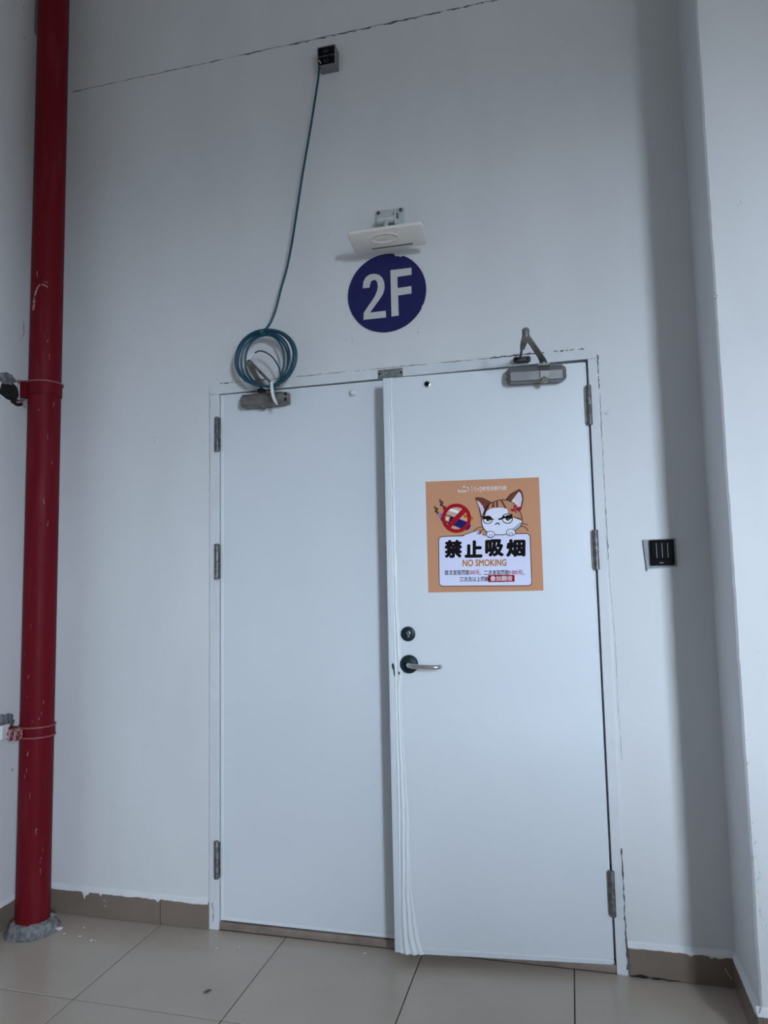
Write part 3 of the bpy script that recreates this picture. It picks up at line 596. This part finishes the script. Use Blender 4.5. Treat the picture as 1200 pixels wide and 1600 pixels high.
def build_antenna():
    O = Vector((0.80, 0, 2.66))
    a = thing('panel_antenna', 'flat cream panel antenna on a zinc bracket above the sign', 'antenna', O)
    # tilting wall bracket
    bm = bmesh.new(); box(bm, 0.7395, 0.8600, -0.004, -0.0003, 2.745, 2.8575, 0.0015); pl = finish('wall_plate', bm, M_zinc, a, shift=O)
    for x, z in ((0.753, 2.846), (0.846, 2.846), (0.753, 2.757), (0.846, 2.757)):
        bm = bmesh.new(); cyl(bm, (x, -0.004, z), (0, -1, 0), 0.0080, 0.005, 6, 0.001); cyl(bm, (x, -0.008, z), (0, -1, 0), 0.0040, 0.008, 10); finish('bolt', bm, M_hinge, pl, shift=O)
    bm = bmesh.new(); box(bm, 0.757, 0.8255, -0.030, -0.004, 2.800, 2.830, 0.004); finish('bracket_hood', bm, M_zinc, a, shift=O)
    bm = bmesh.new(); cyl(bm, (0.756, -0.034, 2.798), (1, 0, 0), 0.014, 0.072, 20, 0.002); finish('pivot', bm, M_zinc, a, smooth=True, shift=O)
    bm = bmesh.new(); box(bm, 0.828, 0.834, -0.050, -0.004, 2.770, 2.832, 0.002); ear = finish('bracket_ear', bm, M_zinc, a, shift=O)
    bm = bmesh.new(); cyl(bm, (0.834, -0.034, 2.808), (1, 0, 0), 0.010, 0.008, 6, 0.001); finish('clamp_bolt', bm, M_steel, ear, shift=O)
    bm = bmesh.new(); tube(bm, [(0.792, -0.036, 2.792), (0.797, -0.070, 2.745), (0.800, -0.100, 2.684)], 0.010, 12); finish('bracket_arm', bm, M_zinc, a, shift=O)
    # the panel: a shallow box with rounded corners seen from below
    X0, X1, Y0, Y1, Z0 = 0.667, 0.961, -0.176, -0.060, 2.660
    tilt = Matrix.Translation((0, -0.060, 2.660)) @ Matrix.Rotation(math.radians(-15), 4, 'X') @ Matrix.Translation((0, 0.060, -2.660))
    def tl(bm): bmesh.ops.transform(bm, matrix=tilt, verts=bm.verts)
    def rr(x0, x1, y0, y1, r, n=5):
        pts = []
        for cx, cy, s in ((x1-r, y1-r, 0), (x0+r, y1-r, 1), (x0+r, y0+r, 2), (x1-r, y0+r, 3)):
            for k in range(n+1):
                t = math.pi/2*(s+k/n); pts.append((cx+r*math.cos(t), cy+r*math.sin(t)))
        return pts
    bm = bmesh.new(); levels = [(0.004, Z0), (0.001, Z0+0.0015), (0, Z0+0.004), (0, Z0+0.012), (0.002, Z0+0.014)]; prev = None
    for ins, z in levels:
        cur = [bm.verts.new((x, y, z)) for x, y in rr(X0+ins, X1-ins, Y0+ins, Y1-ins, 0.012-ins)]
        if prev:
            for j in range(len(cur)): bm.faces.new((prev[j], prev[(j+1) % len(cur)], cur[(j+1) % len(cur)], cur[j]))
        else: bm.faces.new(cur)
        prev = cur
    bm.faces.new(prev); tl(bm); p = finish('antenna_panel', bm, M_cream, a, smooth=True, angle=50, shift=O)
    bm = bmesh.new(); e = [(0.806+0.052*math.cos(2*math.pi*k/40), -0.128+0.024*math.sin(2*math.pi*k/40), Z0) for k in range(40)]
    tube(bm, e, 0.0024, 6, closed=True); tl(bm); finish('embossed_oval', bm, M_cream, p, smooth=True, shift=O)
    bm = bmesh.new(); box(bm, 0.742, 0.906, -0.0800, -0.0735, Z0-0.0008, Z0+0.002); tl(bm); finish('slot', bm, mat('slot_grey', (0.16, 0.155, 0.15, 1), 0.6), p, shift=O)
    bm = bmesh.new()
    for k, dx in enumerate((-0.028, -0.016, -0.004, 0.008, 0.020)):
        box(bm, 0.806+dx, 0.806+dx+0.007, -0.133, -0.123, Z0-0.0012, Z0+0.001, 0.0004, 1)
    tl(bm); finish('embossed_mark', bm, M_cream, p, shift=O)
build_antenna()

def build_switch():
    O = Vector((1.757, 0, 1.386))
    s = thing('wall_switch', 'black four-key switch in a grey wall box right of the door', 'switch', O)
    bm = bmesh.new(); prism(bm, [(1.7005, 1.4870), (1.808, 1.4895), (1.8095, 1.390), (1.715, 1.3850), (1.7080, 1.376)], -0.009, -0.0002); finish('back_box', bm, M_switchbox, s, shift=O)
    x0, x1, z0, z1 = 1.7205, 1.8010, 1.3945, 1.4850
    bm = bmesh.new(); box(bm, x0, x1, -0.020, -0.009, z0, z1, 0.003); finish('switch_plate', bm, M_black, s, shift=O)
    w = (x1-x0-0.006)/4
    for k in range(4):
        bm = bmesh.new(); box(bm, x0+0.003+k*w+0.0008, x0+0.003+(k+1)*w-0.0008, -0.0225, -0.019, z0+0.022, z1-0.004, 0.0016); finish('switch_key', bm, M_black, s, shift=O)
        if k:
            bm = bmesh.new(); box(bm, x0+0.003+k*w-0.0008, x0+0.003+k*w+0.0008, -0.0222, -0.0195, z0+0.026, z1-0.012); finish('key_divider', bm, M_steel, s, shift=O)
    bm = bmesh.new(); box(bm, x0+0.030, x0+0.042, -0.0206, -0.0195, z0+0.008, z0+0.0105); finish('indicator', bm, M_greyp, s, shift=O)
build_switch()

# ------------------------------------------------------------------ red riser pipe with clamps and cement foot
PXC, PYC, PR = -0.698, -0.155, 0.0648
def pipe_patch(name, pts, w, m, parent, O, off=0.0007):
    """a flake lying on the pipe: pts are (angle in degrees, z)"""
    bm = bmesh.new(); prev = None
    sm = spline([(a, z*100, 0) for a, z in pts], 6)
    for i, s in enumerate(sm):
        n = sm[min(i+1, len(sm)-1)]; p = sm[max(i-1, 0)]
        da, dz = (n.x-p.x)*math.pi/180*PR, (n.y-p.y)/100; L = math.hypot(da, dz) or 1
        ww = w*random.uniform(0.35, 1.2)/2
        cur = []
        for sg in (1, -1):
            a = math.radians(s.x)+sg*ww*(-dz/L)/PR; z = s.y/100+sg*ww*(da/L)
            cur.append(bm.verts.new((PXC+(PR+off)*math.cos(a)-O.x, PYC+(PR+off)*math.sin(a)-O.y, z-O.z)))
        if prev: bm.faces.new((prev[0], cur[0], cur[1], prev[1]))
        prev = cur
    return finish(name, bm, m, parent)
def build_pipe():
    O = Vector((PXC, PYC, 0))
    p = thing('riser_pipe', 'dark red painted vertical riser pipe in the left corner', 'pipe', O)
    bm = bmesh.new(); NZ = 90
    tube(bm, [(0.0008*noise.noise(Vector((0, 0, i))), 0.0008*noise.noise(Vector((9, 0, i))), 0.01+(CEIL-0.015)*i/NZ) for i in range(NZ+1)], PR, 48)
    finish('pipe_tube', bm, M_red, p, smooth=True, angle=50)
    # paint scraped off: a hooked smear and several scuffs (angle 270 faces the door wall's front, 305 the camera)
    for pts, w in (([(262, 2.545), (263, 2.57), (266, 2.60), (278, 2.63), (292, 2.642)], 0.011), ([(292, 2.642), (306, 2.636), (312, 2.628)], 0.008), ([(258, 2.53), (261, 2.575)], 0.020), ([(298, 2.655), (312, 2.65)], 0.004), ([(272, 2.70), (274, 2.67)], 0.004)):
        pipe_patch('paint_scrape', pts, w, M_scrape, p, O)
    for k in range(26):
        a = random.uniform(262, 345); z = random.choice([random.uniform(0.12, 1.25), random.uniform(0.12, 1.25), random.uniform(1.25, 2.5)]); h = random.uniform(0.008, 0.03)
        pipe_patch('paint_scuff', [(a, z), (a+random.uniform(-6, 6), z+h)], random.uniform(0.0012, 0.003), M_scrape, p, O)
    # cement foot
    bm = bmesh.new(); prof = [(0.0640, 0.044), (0.070, 0.043), (0.078, 0.038), (0.085, 0.028), (0.089, 0.016), (0.094, 0.006), (0.106, 0.001)]; NA = 72; prev = None; first = None
    rings = []
    for r, z in prof:
        ring = []
        for k in range(NA):
            a = 2*math.pi*k/NA; nn = noise.noise(Vector((math.cos(a)*2.2, math.sin(a)*2.2, z*25))); n2 = noise.noise(Vector((math.cos(a)*11, math.sin(a)*11, z*60)))
            kk = min(1, (r-0.0640)/0.01)
            ring.append(bm.verts.new(((r+kk*(0.007*nn+0.003*n2))*math.cos(a), (r+kk*(0.007*nn+0.003*n2))*math.sin(a), max(0.0008, z+(0.006*nn+0.004*n2)*(z > 0.005)))))
        rings.append(ring)
    for A, B in zip(rings[:-1], rings[1:]):
        for k in range(NA): bm.faces.new((A[k], A[(k+1) % NA], B[(k+1) % NA], B[k]))
    finish('cement_foot', bm, M_cement, p, smooth=True, angle=60)
build_pipe()

def ring_band(bm, z0, z1, r0, r1, n=48):
    R = []
    for r, z in ((r0, z0), (r1, z0), (r1, z1), (r0, z1)):
        R.append([bm.verts.new((PXC+r*math.cos(2*math.pi*k/n), PYC+r*math.sin(2*math.pi*k/n), z)) for k in range(n)])
    for i in range(4):
        A, B = R[i], R[(i+1) % 4]
        for k in range(n): bm.faces.new((A[k], A[(k+1) % n], B[(k+1) % n], B[k]))
def blob(bm, c, r, seed, n=3):
    t = bmesh.new(); bmesh.ops.create_icosphere(t, subdivisions=n, radius=1)
    for v in t.verts:
        k = 1+0.35*noise.noise(v.co*1.6+Vector((seed, 0, 0)))+0.15*noise.noise(v.co*5+Vector((seed, 2, 0)))
        v.co = Vector((c[0]+v.co.x*r[0]*k, c[1]+v.co.y*r[1]*k, c[2]+v.co.z*r[2]*k))
    merge(bm, t)
def build_clamps():
    # upper clamp
    O = Vector((PXC, PYC, 2.20))
    c = thing('pipe_clamp', 'red pipe clamp at door-head height, its bracket at a black patch painting the dark of a wall hole', 'pipe clamp', O)
    bm = bmesh.new(); ring_band(bm, 2.170, 2.222, PR-0.001, PR+0.004); finish('strap', bm, M_red, c, shift=O)
    bm = bmesh.new(); ring_band(bm, 2.221, 2.227, PR-0.001, PR+0.0095); finish('strap_rim', bm, M_rimred, c, smooth=True, shift=O)
    bm = bmesh.new(); box(bm, LEFT+0.030, PXC-0.045, -0.200, -0.165, 2.165, 2.235, 0.003); finish('bracket', bm, M_red, c, shift=O)
    for za, zb in ((2.242, 2.232), (2.150, 2.150)):
        bm = bmesh.new(); tube(bm, [(LEFT+0.004, -0.185, za), (PXC-0.035, -0.187, zb)], 0.0055, 8); finish('tie_rod', bm, M_scrape, c, shift=O)
    bm = bmesh.new(); blob(bm, (LEFT+0.001, -0.225, 2.188), (0.006, 0.052, 0.036), 3); blob(bm, (LEFT+0.001, -0.180, 2.150), (0.005, 0.035, 0.014), 5); finish('hole_dark_patch', bm, M_dark, c, shift=O)  # flattened black blobs paint the dark inside of the hole
    bm = bmesh.new(); blob(bm, (LEFT, -0.240, 2.236), (0.010, 0.045, 0.026), 8); finish('mortar', bm, M_cement, c, smooth=True, shift=O)
    # lower clamp
    O = Vector((PXC, PYC, 0.78))
    c = thing('pipe_clamp', 'bolted red pipe clamp below handle height with white wall plug', 'pipe clamp', O)
    bm = bmesh.new(); ring_band(bm, 0.762, 0.800, PR-0.001, PR+0.004); finish('strap', bm, M_red, c, shift=O)
    for z in (0.800, 0.760):
        bm = bmesh.new(); ring_band(bm, z-0.003, z+0.003, PR-0.001, PR+0.007); finish('strap_rim', bm, M_rimred, c, smooth=True, shift=O)
    # ears with bolt on the side facing the room
    bm = bmesh.new(); box(bm, PXC-0.040, PXC-0.034, PYC-0.112, PYC-0.052, 0.757, 0.803, 0.002); box(bm, PXC-0.018, PXC-0.012, PYC-0.108, PYC-0.055, 0.757, 0.803, 0.002); finish('clamp_ear', bm, M_scrape, c, shift=O)
    bm = bmesh.new(); cyl(bm, (PXC-0.062, PYC-0.090, 0.780), (1, 0, 0), 0.0055, 0.066, 10); cyl(bm, (PXC-0.012, PYC-0.090, 0.780), (1, 0, 0), 0.0115, 0.011, 6, 0.001); cyl(bm, (PXC-0.052, PYC-0.090, 0.780), (1, 0, 0), 0.0115, 0.010, 6, 0.001); finish('bolt', bm, M_scrape, c, shift=O)
    bm = bmesh.new(); box(bm, LEFT+0.015, PXC-0.038, -0.215, -0.185, 0.752, 0.800, 0.003); finish('bracket', bm, M_red, c, shift=O)
    bm = bmesh.new(); box(bm, LEFT+0.018, LEFT+0.032, -0.250, -0.205, 0.755, 0.812, 0.004); finish('bracket_flange', bm, M_white, c, shift=O)
    bm = bmesh.new(); cyl(bm, (LEFT-0.002, -0.232, 0.775), (1, 0, 0), 0.024, 0.030, 18, 0.006); finish('wall_plug', bm, M_white, c, smooth=True, shift=O)
    bm = bmesh.new(); blob(bm, (LEFT, -0.205, 0.815), (0.014, 0.055, 0.035), 12); finish('mortar', bm, M_cement, c, smooth=True, shift=O)
build_clamps()

# ------------------------------------------------------------------ no-smoking poster
def build_poster():
    PW, PH = 0.4182, 0.4145; lx, lz = -0.3972, 1.3132            # centre-bottom in leaf coordinates
    loc = (HX+lx*math.cos(TH), HY+lx*math.sin(TH), lz)
    S = thing('no_smoking_poster', 'square tan no-smoking poster with a scowling cartoon cat, on the right door leaf', 'poster', loc, TH)
    # drawing coordinates: the poster as seen in the photograph, straightened onto the sheet
    q = [(128, 130), (1050, 80), (1095, 1003), (158, 1025)]
    def solve(A, b):
        n = len(b); Mx = [r[:]+[b[i]] for i, r in enumerate(A)]
        for i in range(n):
            k = max(range(i, n), key=lambda r: abs(Mx[r][i])); Mx[i], Mx[k] = Mx[k], Mx[i]
            for r in range(n):
                if r != i:
                    f = Mx[r][i]/Mx[i][i]; Mx[r] = [x-f*y for x, y in zip(Mx[r], Mx[i])]
        return [Mx[i][n]/Mx[i][i] for i in range(n)]
    A, b = [], []
    for (u, v), (x, z) in zip(q, ((-PW/2, PH), (PW/2, PH), (PW/2, 0), (-PW/2, 0))):
        A.append([u, v, 1, 0, 0, 0, -x*u, -x*v]); b.append(x); A.append([0, 0, 0, u, v, 1, -z*u, -z*v]); b.append(z)
    h = solve(A, b)
    def m(u, v):
        w = h[6]*u+h[7]*v+1; return ((h[0]*u+h[1]*v+h[2])/w, (h[3]*u+h[4]*v+h[5])/w)
    ink = lambda n, r, g, bb: mat('ink_'+n, srgb(r, g, bb), 0.7, spec=0.12)
    TAN, LAV, BLK, RED = ink('tan', 205, 149, 114), ink('lavender', 226, 226, 250), ink('black', 14, 12, 14), ink('red', 168, 22, 34)
    GOLD, NAVY, BRN, WHT = ink('gold', 186, 116, 14), ink('navy', 36, 30, 104), ink('brown', 116, 66, 48), ink('white', 240, 240, 248)
    FUR, OUT, PINK, GREY, PALE = ink('fur', 196, 142, 112), ink('outline', 44, 28, 26), ink('ear', 222, 206, 226), ink('shade', 172, 178, 196), ink('cream', 236, 220, 205)
    lay = [0]
    def up(): lay[0] += 1; return -0.00092-0.00003*lay[0]
    def poly(name, pts, mt, parent, y=None):
        y = up() if y is None else y; bm = bmesh.new()
        bm.faces.new([bm.verts.new((x, y, z)) for x, z in (m(*p) for p in pts)])
        bmesh.ops.triangulate(bm, faces=bm.faces)
        return finish(name, bm, mt, parent)
    def stroke(name, lines, w, mt, parent, closed=False, taper=False):
        y = up(); w = w*PW/930
        for ln in lines:
            bm = bmesh.new(); P = [Vector(m(*p)) for p in ln]; k = len(P); prev = first = None
            for i in range(k):
                d = (P[(i+1) % k]-P[i-1]) if closed else (P[min(i+1, k-1)]-P[max(i-1, 0)]); d.normalize(); s = Vector((-d.y, d.x))
                ww = w/2*((0.25+0.75*math.sin(math.pi*(i+0.5)/k)) if taper else 1)
                cur = [bm.verts.new((P[i].x+s.x*ww*e, y, P[i].y+s.y*ww*e)) for e in (1, -1)]
                if prev: bm.faces.new((prev[0], prev[1], cur[1], cur[0]))
                else: first = cur
                prev = cur
            if closed: bm.faces.new((prev[0], prev[1], first[1], first[0]))
            o = finish(name, bm, mt, parent)
        return o
    def sm(pts, closed=True, n=6): return [(v.x, v.y) for v in spline([(a, c, 0) for a, c in pts], n, closed)]
    def ell(cx, cy, rx, ry, n=32): return [(cx+rx*math.cos(2*math.pi*k/n), cy+ry*math.sin(2*math.pi*k/n)) for k in range(n)]
    def text(name, s, bbox, mt, parent, bold=0.0, shear=0.0):
        cu = bpy.data.curves.new('t', 'FONT'); cu.body = s; cu.size = 1.0; cu.resolution_u = 3; cu.fill_mode = 'FRONT'
        o = bpy.data.objects.new('t', cu); C.objects.link(o); dg = bpy.context.evaluated_depsgraph_get(); dg.update()
        src = bpy.data.meshes.new_from_object(o.evaluated_get(dg)); bpy.data.objects.remove(o); bpy.data.curves.remove(cu)
        bt = bmesh.new(); bt.from_mesh(src); bpy.data.meshes.remove(src)
        base = [v.co.copy() for v in bt.verts]; fcs = [[v.index for v in f.verts] for f in bt.faces]
        if bold:                                   # heavier weight: the strokes laid down again a little aside
            for k in range(8):
                dx, dy = bold*math.cos(k*math.pi/4), bold*math.sin(k*math.pi/4)
                nv = [bt.verts.new((p.x+dx, p.y+dy, (k+1)*3e-6)) for p in base]
                for f in fcs: bt.faces.new([nv[i] for i in f])
        me = bpy.data.meshes.new(name); bt.to_mesh(me); bt.free(); y = up()
        xs = [v.co.x for v in me.vertices]; zs = [v.co.y for v in me.vertices]
        a0, a1, b0, b1 = min(xs), max(xs), min(zs), max(zs); u0, v0, u1, v1 = bbox
        for v in me.vertices:
            t, r = (v.co.x-a0)/(a1-a0), (v.co.y-b0)/(b1-b0)
            # bbox is upright on the straightened sheet: the text base line follows the tilt of the panel
            uu = u0+(u1-u0)*t; vv = v1+(v0-v1)*r-(uu-615)*0.030*(1-(v1-560)/900)
            x, z = m(uu, vv); v.co = (x, y-v.co.z, z)
        return link(name, me, mt, parent)
    bm = bmesh.new(); box(bm, -PW/2, PW/2, -0.0009, -0.0001, 0, PH); finish('sheet', bm, TAN, S)
    # white text panel with dark outline and the tuft at its top edge
    def rpanel(g=0):
        c = [(238-g, 574-g), (978+g, 538-g), (998+g, 962+g), (246-g, 972+g)]; r = 34; pts = []
        for i in range(4):
            p0, p, p1 = Vector(c[i-1]), Vector(c[i]), Vector(c[(i+1) % 4]); a = p+(p0-p).normalized()*r; e = p+(p1-p).normalized()*r
            for k in range(7):
                t = k/6; pts.append(tuple(a*(1-t)**2+p*2*t*(1-t)+e*t*t))
        return pts
    panel = poly('text_panel', rpanel(), LAV, S)
    stroke('panel_outline', [rpanel(1)], 6, OUT, panel, closed=True)
    poly('panel_tuft', [(430, 572), (455, 553), (500, 538), (530, 526), (572, 516), (560, 545), (585, 545), (600, 566), (520, 576)], LAV, panel)
    stroke('tuft_line', [[(405, 567), (440, 558), (470, 547), (510, 532), (545, 521), (572, 514), (548, 552)], [(580, 518), (572, 534), (562, 553)]], 5, OUT, panel)
    # headline and the two lines of small print
    for ch, bb in (('禁', (285, 590, 428, 738)), ('止', (448, 596, 594, 738)), ('吸', (614, 590, 768, 732)), ('烟', (786, 592, 944, 736))):
        text('headline_character', ch, bb, BLK, S, 0.055)
    text('subtitle', 'NO SMOKING', (432, 752, 790, 808), GOLD, S, 0.026)
    for s_, bb, mt in (('首次发现罚款', (288, 836, 490, 878), BLK), ('50元', (493, 838, 572, 876), RED), ('，', (576, 868, 583, 880), BLK), ('二次发现罚款', (606, 840, 812, 882), BLK), ('100元', (816, 842, 925, 880), RED), ('，', (930, 874, 937, 886), BLK), ('三次及以上罚款', (410, 892, 648, 932), BLK)):
        text('fine_print', s_, bb, mt, S, 0.016)
    rb = poly('red_badge', sm([(650, 886), (656, 880), (840, 877), (847, 883), (848, 926), (842, 932), (658, 937), (651, 931)], True, 3), RED, S)
    text('badge_lettering', '叠加翻倍', (660, 888, 838, 928), WHT, rb, 0.010)
    # sponsor line across the top
    text('header_lettering', 'Anker', (388, 180, 462, 204), WHT, S, 0.006)
    for cx, cy, r in ((440, 166, 7), (466, 172, 5), (476, 187, 5), (474, 202, 4)): poly('header_dot', ell(cx, cy, r, r, 10), WHT, S)
    stroke('header_rule', [[(502, 158), (505, 212)]], 3, WHT, S)
    stroke('header_emblem', [sm([(534, 166), (524, 176), (528, 190), (538, 204)], False), [(572, 170), (548, 187), (575, 200)], sm([(570, 160), (580, 178), (578, 198), (572, 206)], False)], 4, WHT, S)
    poly('header_dot', ell(545, 180, 4, 4, 10), WHT, S)
    text('header_lettering', '安克创新行政', (586, 160, 786, 196), WHT, S, 0.006)
    # cigarette and lighter behind a prohibition ring
    ns = poly('prohibition_sign', ell(380, 422, 92, 92, 40), ink('tan_light', 210, 168, 140), S)
    stroke('smoke_curl', [sm([(252, 268), (244, 284), (266, 296), (252, 314), (276, 326), (270, 342)], False), sm([(208, 322), (203, 340), (224, 350), (212, 368), (230, 378), (222, 394)], False)], 17, ink('smoke', 78, 64, 50), ns, taper=True)
    poly('cigarette', [(296, 330), (400, 362), (390, 396), (284, 362)], WHT, ns)
    poly('cigarette_shade', [(288, 352), (392, 384), (390, 396), (284, 362)], ink('tan_shade', 190, 170, 160), ns)
    poly('ember', sm([(270, 338), (284, 328), (298, 332), (290, 360), (276, 358)]), RED, ns)
    poly('cigarette_filter', [(444, 384), (505, 404), (520, 416), (515, 434), (434, 412)], GOLD, ns)
    poly('lighter', sm([(268, 388), (330, 402), (460, 448), (490, 462), (494, 490), (470, 516), (440, 512), (380, 490), (300, 460), (258, 444), (256, 410)], True, 4), NAVY, ns)
    poly('lighter_flame', sm([(240, 384), (252, 378), (262, 396), (254, 420), (240, 412)]), ink('violet', 138, 122, 178), ns)
    poly('lighter_badge', [(286, 398), (330, 408), (318, 452), (276, 440)], ink('amber', 222, 168, 96), ns)
    poly('badge_mark', [(296, 414), (318, 419), (313, 438), (290, 432)], PALE, ns)
    stroke('prohibition_ring', [ell(380, 422, 104, 104, 48)], 30, RED, ns, closed=True)
    stroke('prohibition_bar', [[(456, 344), (308, 500)]], 40, RED, ns)
    # the cat
    cat = poly('cat_drawing', sm([(584, 436), (598, 380), (630, 318), (690, 282), (750, 268), (806, 276), (862, 308), (902, 376), (916, 436), (898, 484), (850, 522), (780, 548), (700, 552), (636, 534), (598, 496)]), FUR, S)
    lear, rear = [(530, 262), (545, 252), (590, 256), (662, 290), (618, 340), (598, 415), (580, 408), (566, 340)], [(776, 274), (820, 220), (892, 180), (912, 204), (922, 256), (904, 345), (870, 350), (818, 312)]
    poly('ear', lear, BRN, cat); poly('ear_inner', [(542, 274), (566, 288), (592, 318), (606, 352), (596, 404), (584, 398), (570, 340)], PINK, cat)
    poly('ear', rear, BRN, cat); poly('ear_inner', [(886, 200), (904, 214), (914, 258), (898, 336), (862, 340), (828, 300), (838, 262), (868, 222)], PINK, cat)
    poly('ear_fluff', sm([(826, 286), (846, 258), (872, 278), (882, 316), (850, 322)]), PALE, cat)
    stroke('ear_line', [lear, rear], 6, OUT, cat)
    poly('crown', sm([(624, 352), (660, 300), (744, 272), (812, 280), (856, 310), (838, 345), (780, 338), (700, 330), (640, 350)]), FUR, cat)
    for st in ([(672, 292), (686, 288), (690, 330), (664, 332)], [(700, 280), (716, 277), (718, 330), (702, 332)], [(736, 272), (752, 272), (790, 338), (772, 338)], [(640, 312), (652, 306), (634, 360), (618, 372)], [(838, 402), (908, 418), (912, 434), (850, 416)]):
        poly('stripe', st, BRN, cat)
    poly('face', sm([(588, 436), (612, 412), (622, 366), (660, 342), (730, 332), (790, 344), (804, 396), (850, 414), (912, 440), (894, 484), (846, 520), (778, 546), (700, 549), (638, 531), (600, 494)], True, 5), ink('face', 232, 232, 250), cat)
    poly('cheek_shade', sm([(908, 446), (892, 484), (846, 519), (790, 540), (838, 500), (880, 466)]), GREY, cat)
    stroke('head_outline', [sm([(584, 436), (598, 380), (630, 318), (690, 282), (750, 268), (806, 276), (862, 308), (902, 376), (916, 436), (898, 484), (850, 522), (780, 548), (700, 552), (636, 534), (598, 496)])], 6, OUT, cat, closed=True)
    for cx, cy, rx, ry in ((634, 432, 36, 30), (794, 420, 42, 38)):
        e = poly('eye', ell(cx, cy, rx, ry), WHT, cat); stroke('eye_line', [ell(cx, cy, rx, ry)], 7, BLK, cat, closed=True)
        poly('pupil', ell(cx+4, cy-6, rx*0.50, ry*0.62, 20), BLK, cat); poly('glint', ell(cx+8, cy+4, 6, 5, 10), GOLD, cat)
    poly('brow', [(598, 402), (636, 406), (652, 396), (660, 414), (690, 428), (660, 434), (630, 424), (600, 430), (592, 420)], BLK, cat)
    poly('brow', [(714, 424), (750, 410), (760, 390), (772, 402), (810, 392), (832, 378), (836, 410), (824, 424), (790, 412), (756, 424), (730, 434)], BLK, cat)
    stroke('mouth', [[(696, 472), (704, 462), (714, 456), (724, 461), (732, 470)]], 9, BLK, cat)
    stroke('whisker', [sm([(902, 462), (935, 460), (962, 472)], False), sm([(900, 478), (940, 488), (966, 520)], False), sm([(592, 490), (556, 498), (520, 520)], False), sm([(610, 508), (585, 516), (572, 550)], False)], 5, OUT, cat)
    stroke('anger_mark', [sm([(818, 346), (840, 348), (850, 330), (846, 310)], False), sm([(862, 310), (862, 328), (876, 336), (898, 324)], False), sm([(828, 362), (850, 352), (866, 372)], False), sm([(900, 362), (880, 352), (878, 340), (902, 334)], False)], 11, ink('anger', 178, 26, 44), cat)
    for cx, cy, rx, ry in ((658, 550, 33, 26), (824, 532, 37, 27)):
        poly('paw', ell(cx, cy, rx, ry), ink('face', 232, 232, 250), cat); stroke('paw_line', [ell(cx, cy, rx, ry)], 5, OUT, cat, closed=True)
        stroke('toe_line', [sm([(cx-10, cy+22), (cx-12, cy+6), (cx-2, cy+2)], False), sm([(cx+10, cy+22), (cx+12, cy+6), (cx+4, cy)], False)], 4, OUT, cat)
build_poster()

# ------------------------------------------------------------------ plaster crumbs on the floor
def build_crumbs():
    near = ('one of a close pair of white plaster crumbs right of the pipe', 'pair of plaster crumbs')
    spots = [(-0.588, -0.135, 0.017, ('largest white plaster chunk, lying against the cement pipe foot', None)), (-0.545, -0.160, 0.006, ('small white plaster crumb just right of the large chunk by the pipe', None)), (-0.50, -0.10, 0.005, ('small plaster crumb nearest the skirting, right of the pipe', None)), (-0.47, -0.165, 0.006, ('small plaster crumb midway between pipe chunk and crumb pair', None)), (-0.405, -0.185, 0.006, near), (-0.39, -0.18, 0.004, near),
             (0.10, -0.135, 0.005, ('small white plaster crumb on the floor below the left leaf hinges', None)), (0.18, -0.115, 0.006, ('white plaster crumb in front of the left leaf, second from its hinges', None)), (0.655, -0.055, 0.006, ('white plaster crumb on the floor by the meeting edge of the doors', None))]
    for i, (x, y, s, (lab, grp)) in enumerate(spots):
        bm = bmesh.new(); blob(bm, (0, 0, 0), (s, s*0.7, s*0.35), i*3.1, 2)
        z = -min(v.co.z for v in bm.verts)
        o = finish('plaster_crumb', bm, M_plaster); o.location = (x, y, z-0.0004); o.rotation_euler = (0, 0, i*1.1)
        tag(o, lab, 'debris', grp)
    bm = bmesh.new(); blob(bm, (0, 0, 0), (0.014, 0.006, 0.0025), 50, 2)
    o = finish('dirt_speck', bm, M_crack); o.location = (0.205, -0.40, 0.0022); o.rotation_euler = (0, 0, 0.9)
    tag(o, 'dark dirt speck on a tile joint in front of the left leaf', 'debris')
build_crumbs()
